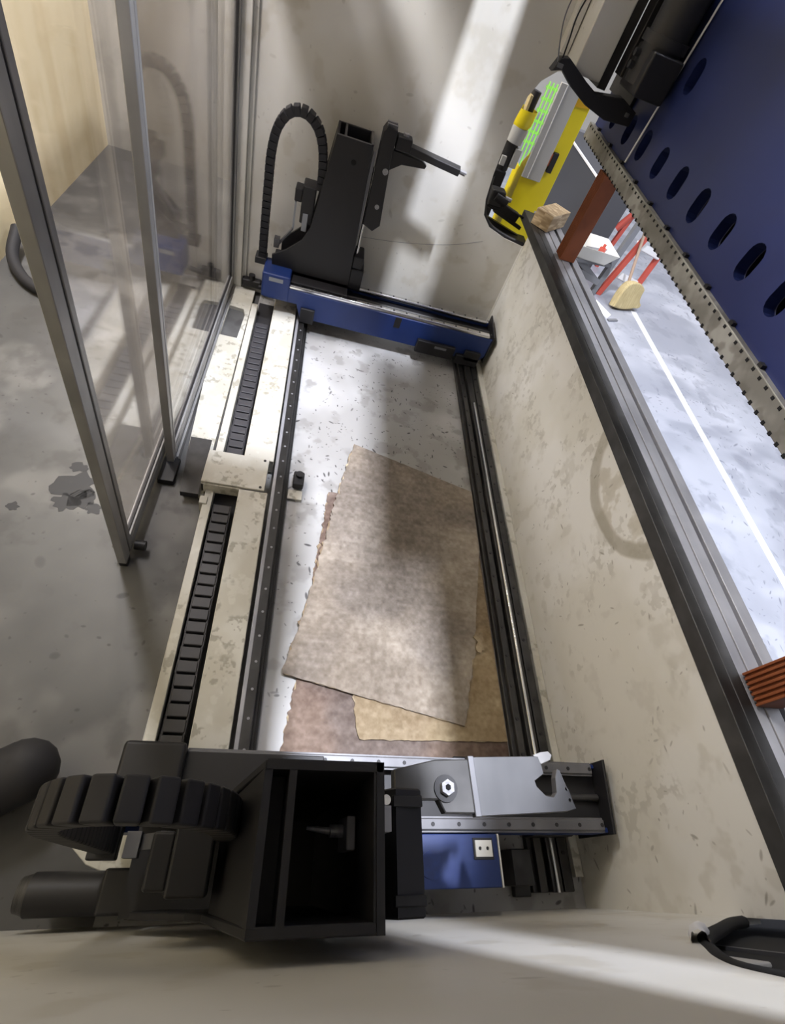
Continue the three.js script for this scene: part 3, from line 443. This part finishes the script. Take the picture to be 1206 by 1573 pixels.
carriage(-2.895, 1, 0, -0.25, false, 'blue carriage beam across the pit against the far side plate');
carriage(-0.212, -1, 0.028, -0.27, true, 'dark carriage beam across the pit against the near side plate');
{ // parts beside the near carriage
  const t = thing('drive_cover', 'flat blue drive cover with a white two-hole connector', 'cover', [0.64, 0.1, -0.05]);
  part('cover', bx(0.5, 0.785, 0.1, 0.3, -0.108, 0.02, 0.003), M.blue, t); part('cover_edge', bx(0.786, 0.79, 0.12, 0.301, -0.108, 0.02), M.whitePlastic, t);
  part('disc', cyl([0.575, 0.3, -0.035], [0.575, 0.3025, -0.035], 0.034, 0.034, 28), M.blue, t);
  part('socket', bx(0.705, 0.768, 0.3, 0.303, -0.098, -0.045, 0.001), M.black, t); part('connector', [platey([[0.71, -0.092], [0.762, -0.092], [0.762, -0.052], [0.71, -0.052]].reverse(), 0.303, 0.308, [circ(0.724, -0.072, 0.005, 10), circ(0.748, -0.072, 0.005, 10)])], M.whitePlastic, t, 'white connector with two holes');
  part('lug', bx(0.405, 0.499, 0.2, 0.33, -0.02, 0.04, 0.004), M.ram, t); part('tag', platey([[0.5, -0.1], [0.512, -0.1], [0.535, -0.05], [0.52, -0.045]].reverse(), 0.3, 0.304), M.straw, t);
  part('foot', [bx(0.93, 1.0, 0.004, 0.1, -0.08, 0.02, 0.004), bx(0.96, 1.02, 0.004, 0.03, -0.02, 0.05, 0.004)], M.darkSteel, t);
  const m = thing('drive_motor', 'black drive motor lying beside the cream bracket', 'motor', [-0.34, 0.1, 0]);
  part('body', [cyl([-0.43, 0.19, 0.01], [-0.25, 0.19, 0.01], 0.046, 0.046, 20), bx(-0.27, -0.2, 0.14, 0.24, -0.04, 0.055, 0.008)], M.black, m); part('end_bell', [cyl([-0.455, 0.19, 0.01], [-0.43, 0.19, 0.01], 0.036, 0.044, 20)], M.darkSteel, m); part('foot', bx(-0.42, -0.22, 0.004, 0.135, -0.02, 0.04, 0.003), M.black, m);
  const b = thing('motor_bracket', 'cream folded bracket below the near cable chain', 'bracket', [-0.25, 0, -0.08]);
  part('plate', platey([[-0.4, -0.1], [-0.32, -0.16], [-0.13, -0.17], [-0.1, -0.02], [-0.2, 0.0], [-0.34, -0.05]].reverse(), 0.11, 0.122, null, 0.002), M.creamDirty, b); part('web', bx(-0.2, -0.19, 0.064, 0.11, -0.16, -0.02), M.creamDirty, b);
  part('screw', cyl([-0.16, 0.122, -0.04], [-0.16, 0.132, -0.04], 0.01), M.steel, b); part('screw', cyl([-0.14, 0.122, -0.12], [-0.14, 0.132, -0.12], 0.01), M.steel, b);
  solo('sensor_lead', tube([[-0.17, 0.26, -0.1], [-0.15, 0.36, -0.07], [-0.12, 0.4, -0.05], [-0.08, 0.4, -0.1]], 0.006, 30, 6), M.greyPaint, 'thin bent grey lead under the near cable chain', 'cable');
  solo('cable_loop', tube([[-0.075, 0.1, -0.2], [-0.09, 0.12, -0.28], [-0.06, 0.14, -0.31], [-0.03, 0.12, -0.28], [-0.04, 0.1, -0.2]], 0.006, 30, 6), M.black, 'small black cable loop on the cream rail cover', 'cable');
  solo('cable_loop', tube([[-0.26, 0.07, -0.24], [-0.28, 0.09, -0.29], [-0.25, 0.1, -0.305], [-0.22, 0.09, -0.29], [-0.235, 0.07, -0.24]], 0.005, 30, 6), M.black, 'small black cable loop at the end of the chain trough', 'cable');
  solo('sagging_cable', tube([[0.36, 0.16, -2.98], [0.4, 0.11, -2.97], [0.5, 0.075, -2.95], [0.62, 0.08, -2.93], [0.72, 0.12, -2.9]], 0.006, 30, 6), M.black, 'black cable sagging below the blue beam', 'cable');
  solo('rubber_hose', [tube([[-1.2, 0.09, 0.0], [-0.9, 0.1, -0.09], [-0.7, 0.11, -0.19], [-0.565, 0.12, -0.27]], 0.085, 30, 16), new THREE.SphereGeometry(0.085, 16, 10).toNonIndexed().translate(-0.565, 0.12, -0.27)], M.blackRubber, 'thick black rubber hose end on the concrete', 'hose');
  solo('floor_hose', tube([[-1.75 + 0.12, 0.12, -2.98], [-1.6, 0.06, -2.8], [-1.52, 0.035, -2.68], [-1.42, 0.033, -2.6], [-1.28, 0.033, -2.56]], 0.03, 30, 12), M.blackRubber, 'black hose on the concrete below the beige wall', 'hose');
  solo('wall_valve', [bx(-0.42, -0.3, 0.05, 0.1, ZF, ZF + 0.05, 0.01), cyl([-0.36, 0.09, ZF + 0.03], [-0.36, 0.13, ZF + 0.03], 0.02), cyl([-0.31, 0.07, ZF + 0.05], [-0.24, 0.09, ZF + 0.06], 0.015)], M.black, 'small oily valve at the foot of the far side plate', 'valve');
}
{ // seen through the near throat
  const t = thing('control_cabinet', 'dark cabinet with a pale strip outside the near throat opening', 'cabinet', [1.2, 0, 0.6]);
  part('body', bx(0.5, 1.75, 0, 1.7, 0.12, 0.7, 0.01), M.matteBlack, t); part('strip', [bx(0.75, 0.86, 0.96, 1.06, 0.112, 0.12, 0.003)], M.greyLid, t); part('door_edge', bx(0.98, 0.99, 0.1, 1.65, 0.114, 0.12), M.darkGrey, t);
}

// ---------------------------------------------------------------- things on and beyond the table
function post(z, x0, top, label) {
  const t = thing('support_post', label, 'post', [x0 + 0.05, 0.855, z], 'ribbed brown posts between rail and ram'); delete t.userData.group;
  part('core', bx(x0 + 0.006, x0 + 0.084, 0.856, top, z - 0.045, z + 0.045, 0.003), M.brown, t);
  for (let k = 0; k < 7; k++) { const a = z - 0.046 + k * 0.0138; part('rib', bx(x0, x0 + 0.09, 0.856, top, a, a + 0.0075, 0.002), M.brown, t); }
}
post(-2.84, 1.335, 1.284, 'ribbed red brown post standing between rail and ram near the wood block');
post(-0.4, 1.32, 1.215, 'ribbed red brown post on the rail opposite the near carriage');
solo('wood_block', (() => { const g = bx(-0.06, 0.06, 0, 0.09, -0.12, 0.12, 0.004); g.rotateY(-0.75); g.translate(1.36, 0.856, -3.24); return g; })(), M.wood, 'short block of raw timber lying on the end of the rail', 'wood block');
{
  const t = thing('yellow_column', 'bright yellow column with a grey steel face plate beyond the throat', 'column', [1.32, 0, -3.7]);
  part('column', [platez([[1.2, 0], [1.432, 0], [1.432, 1.4], [1.315, 1.4], [1.315, 1.24], [1.2, 1.0]], -3.72, -3.62, null, 0.003)], M.yellow, t); part('side_flange', platex([[-3.84, 0], [-3.72, 0], [-3.72, 0.97], [-3.84, 0.97]], 1.2, 1.206), M.yellow, t);
  part('face_plate', [bx(1.2, 1.33, 0.955, 1.44, -3.62, -3.6, 0.003)], M.greyLid, t, 'flat grey steel plate'); part('edge_strip', bx(1.238, 1.243, 0.96, 1.46, -3.6, -3.597), M.white, t);
  part('pad', bx(1.338, 1.372, 1.02, 1.13, -3.62, -3.595, 0.003), M.black, t); part('pad_ring', bx(1.325, 1.338, 1.05, 1.12, -3.62, -3.6, 0.004), M.copper, t); part('top_flap', platez([[1.315, 1.36], [1.432, 1.375], [1.425, 1.42], [1.33, 1.44]], -3.64, -3.61), std({ color: 0xd7a71c, roughness: 0.4 }), t);
  const c = thing('spindle_unit', 'black upright unit with a yellow cup and grey collar inside the throat', 'spindle', [1.08, 0, -3.65]);
  part('post', [bx(1.0, 1.1, 0, 0.95, -3.75, -3.6, 0.01), cyl([1.06, 0.95, -3.66], [1.07, 1.1, -3.66], 0.05, 0.05, 20)], M.black, c); part('collar', cyl([1.07, 1.1, -3.66], [1.08, 1.18, -3.66], 0.062, 0.062, 24), M.greyLid, c); part('cup', (() => { const g = new THREE.LatheGeometry([[0.055, 0], [0.066, 0.02], [0.07, 0.09], [0.066, 0.09], [0.06, 0.02]].map((p) => new THREE.Vector2(...p)), 28); g.translate(1.082, 1.18, -3.66); return ni(g); })(), M.yellow, c, 'yellow cup');
  part('head', [cyl([1.085, 1.19, -3.66], [1.1, 1.36, -3.66], 0.035, 0.03, 16)], M.black, c); part('brush', bx(1.06, 1.075, 1.24, 1.34, -3.66, -3.6), M.straw, c); part('bracket_plate', [bx(1.03, 1.06, 0.98, 1.03, -3.61, -3.59), bx(1.1, 1.14, 0.98, 1.08, -3.66, -3.6)], M.greyLid, c);
  const k = thing('clamp_mechanism', 'dark clamp mechanism with jaws at the throat edge', 'clamp', [1.1, 0.7, -3.4]);
  part('body', [bar([0.97, 0.86, -3.34], [1.2, 0.8, -3.36], 0.06, 0.06, 0, 0.01), bx(0.97, 1.06, 0.84, 0.93, -3.38, -3.3, 0.01), cyl([1.0, 0.9, -3.3], [1.08, 0.88, -3.3], 0.022)], M.black, k); part('jaw', [bar([1.0, 0.76, -3.32], [1.25, 0.7, -3.34], 0.035, 0.04), bar([1.03, 0.82, -3.32], [1.24, 0.76, -3.34], 0.02, 0.03), bar([1.2, 0.83, -3.33], [1.33, 0.8, -3.33], 0.012, 0.012)], M.black, k); part('pin', [cyl([1.06, 0.905, -3.3], [1.1, 0.9, -3.3], 0.012)], M.steel, k); part('support', bx(0.98, 1.3, 0.66, 0.72, -3.36, -3.19, 0.01), M.black, k);
  const g = thing('green_machine', 'bright green machine base far beyond the yellow column', 'machine', [3.2, 0, -7.6]);
  part('base', [bx(2.95, 3.5, 0.06, 0.3, -7.9, -7.4, 0.02), bx(3.0, 3.3, 0.3, 0.42, -7.85, -7.45, 0.02)], M.green, g); part('skid', bx(2.93, 3.6, 0, 0.06, -7.9, -7.3, 0.02), M.greyPaint, g); part('rib', bx(2.98, 3.48, 0.15, 0.18, -7.4, -7.385), M.darkGrey, g);
  const g2 = thing('lattice_rack', 'green lattice rack seen past the yellow cup', 'rack', [2.2, 0, -7.4]);
  for (let q = 0; q < 4; q++) part('upright', bx(2.33 + q * 0.05, 2.35 + q * 0.05, 0, 0.92, -7.44, -7.42, 0.004), M.green, g2); for (let q = 0; q < 6; q++) part('crossbar', bx(2.32, 2.51, 0.3 + q * 0.11, 0.33 + q * 0.11, -7.46, -7.44, 0.004), M.green, g2);
  const d = thing('low_cabinet', 'long dark grey cabinet with white top edges behind the far brown post', 'cabinet', [2.54, 0, -5.7]);
  part('body', bx(2.36, 2.72, 0.05, 0.74, -6.6, -4.95, 0.006), M.darkGrey, d); part('edge', bx(2.355, 2.375, 0.741, 0.755, -6.6, -4.94), M.white, d); part('edge', bx(2.7, 2.72, 0.741, 0.755, -6.6, -4.94), M.white, d); part('base', bx(2.38, 2.7, 0, 0.05, -6.58, -4.97), M.black, d);
  // grey stand with white bin
  const s = thing('steel_stand', 'grey angle steel stand with crossed braces under the white bin', 'stand', [2.3, 0, -4.3]);
  part('post', bar([2.62, 0, -4.5], [2.66, 0.74, -4.5], 0.05, 0.05), M.greyPaint, s);   part('post', bar([2.22, 0, -4.36], [2.22, 0.32, -4.36], 0.035, 0.035), M.greyPaint, s); part('post', bar([2.3, 0, -4.66], [2.3, 0.32, -4.66], 0.035, 0.035), M.greyPaint, s);
  part('brace', bar([2.23, 0.235, -4.36], [2.6, 0.14, -4.46], 0.05, 0.02), M.greyPaint, s); part('brace', bar([2.26, 0.31, -4.4], [2.6, 0.13, -4.47], 0.05, 0.02), M.greyPaint, s); part('brace', bar([2.62, 0.4, -4.5], [2.3, 0.3, -4.66], 0.04, 0.02), M.greyPaint, s);
  part('tray_rail', bar([2.2, 0.305, -4.37], [2.62, 0.305, -4.47], 0.03, 0.03), M.greyPaint, s); part('tray_rail', bar([2.28, 0.305, -4.66], [2.62, 0.305, -4.56], 0.03, 0.03), M.greyPaint, s);
  const b = thing('white_bin', 'white plastic bin of odds and ends on the grey stand', 'bin', [2.35, 0.322, -4.5]);
  const bin = (k) => [[2.2 - k, -4.63 - k], [2.53 + k, -4.63 - k], [2.53 + k, -4.36 + k], [2.2 - k, -4.36 + k]];
  part('floor', platey(bin(-0.02).reverse(), 0.322, 0.334), M.whitePlastic, b);
  const B0 = bin(-0.02), B1 = bin(0.035); for (let q = 0; q < 4; q++) { const a0 = B0[q], b0 = B0[(q + 1) % 4], a1 = B1[q], b1 = B1[(q + 1) % 4]; const g3 = new THREE.BufferGeometry(); const th = 0.006, nx = (a1[0] + b1[0] - a0[0] - b0[0]), nz = (a1[1] + b1[1] - a0[1] - b0[1]), nl = Math.hypot(nx, nz) || 1, ox = nx / nl * th, oz = nz / nl * th;
    const v = [[a0[0], 0.33, a0[1]], [b0[0], 0.33, b0[1]], [b1[0], 0.44, b1[1]], [a1[0], 0.44, a1[1]]], w = v.map(([p, h, r]) => [p + ox, h, r + oz]); const T = []; const quad = (i, j, k2, l) => T.push(...i, ...j, ...k2, ...i, ...k2, ...l);
    quad(v[0], v[1], v[2], v[3]); quad(w[3], w[2], w[1], w[0]); quad(v[3], v[2], w[2], w[3]); quad(v[0], w[0], w[1], v[1]); quad(v[1], w[1], w[2], v[2]); quad(v[0], v[3], w[3], w[0]);
    g3.setAttribute('position', new THREE.Float32BufferAttribute(T, 3)); g3.computeVertexNormals(); part('wall', uvm(g3), M.whitePlastic, b); }
  solo('red_bottle', [cyl([2.45, 0.335, -4.45], [2.45, 0.43, -4.45], 0.035, 0.03), cyl([2.45, 0.43, -4.45], [2.45, 0.46, -4.45], 0.014)], M.red, 'small red bottle standing in the white bin', 'bottle');
  solo('black_tool', [bar([2.24, 0.35, -4.56], [2.34, 0.38, -4.42], 0.025, 0.02, 0, 0.004), cyl([2.23, 0.35, -4.575], [2.26, 0.358, -4.54], 0.016)], M.black, 'short black hand tool lying in the white bin', 'tool');
  solo('copper_fitting', [cyl([2.36, 0.02, -4.3], [2.42, 0.02, -4.34], 0.02), cyl([2.33, 0.024, -4.28], [2.36, 0.02, -4.3], 0.024)], M.copper, 'short reddish pipe fitting on the floor below the bin', 'fitting');
  // red frame
  const r = thing('trestle', 'red steel trestle with white rungs behind the broom', 'trestle', [3, 0, -4.8]);
  part('rail', bar([2.72, 0.0, -4.56], [2.84, 0.66, -4.56], 0.05, 0.035), M.red, r); part('rail', bar([3.22, 0, -4.83], [3.24, 0.52, -4.84], 0.05, 0.035), M.red, r);
  part('rail', bar([2.9, 0.0, -5.2], [2.96, 0.58, -5.2], 0.04, 0.035), M.red, r);
  part('rung', bar([2.74, 0.22, -4.58], [3.22, 0.08, -4.83], 0.06, 0.02), M.white, r); part('rung', bar([2.8, 0.5, -4.58], [3.23, 0.38, -4.83], 0.06, 0.02), M.white, r);
  part('top_tube', cyl([2.87, 0.38, -5.2], [3.02, 0.66, -5.2], 0.035, 0.035, 16), M.red, r); part('strut', [bar([2.83, 0.6, -4.58], [2.95, 0.56, -5.2], 0.03, 0.03), bar([2.83, 0.6, -4.58], [3.23, 0.5, -4.84], 0.03, 0.03)], M.greyPaint, r);
  const br = thing('broom', 'straw broom standing head down on the pale floor', 'broom', [2.95, 0, -4.45]);
  part('handle', cyl([2.9, 0.16, -4.47], [2.74, 0.74, -4.56], 0.014, 0.014), M.handle, br);
  const hd = new THREE.Shape(); hd.moveTo(-0.06, 0.2); hd.quadraticCurveTo(-0.13, 0.16, -0.14, 0.0); hd.quadraticCurveTo(-0.02, -0.03, 0.11, 0.005); hd.quadraticCurveTo(0.19, 0.0, 0.17, 0.03); hd.quadraticCurveTo(0.11, 0.06, 0.13, 0.16); hd.quadraticCurveTo(0.06, 0.23, -0.06, 0.2);
  const hg = new THREE.ExtrudeGeometry(hd, { depth: 0.05, bevelEnabled: true, bevelSize: 0.012, bevelThickness: 0.015, bevelSegments: 2 }); hg.translate(0, 0.03, 0); hg.rotateX(-0.25); hg.rotateY(0.3); hg.translate(2.92, 0.0, -4.4);
  part('bristles', uvm(ni(hg)), M.straw, br); part('binding', bar([2.84, 0.185, -4.4], [2.99, 0.175, -4.44], 0.008, 0.07), M.handle, br);
  solo('paper_sheet', platey([[2.55, -4.3], [2.66, -4.42], [2.75, -4.2], [2.68, -4.12]].reverse(), 0.001, 0.004), M.paper, 'white paper scrap on the floor beside the broom', 'paper');
  solo('metal_offcut', (() => { const g4 = bx(-0.06, 0.06, 0, 0.012, -0.015, 0.015); g4.rotateY(0.4); g4.translate(2.73, 0.001, -4.1); return g4; })(), M.greyPaint, 'thin grey metal offcut on the floor below the paper scrap', 'offcut');
}
renderer.render(scene, camera);
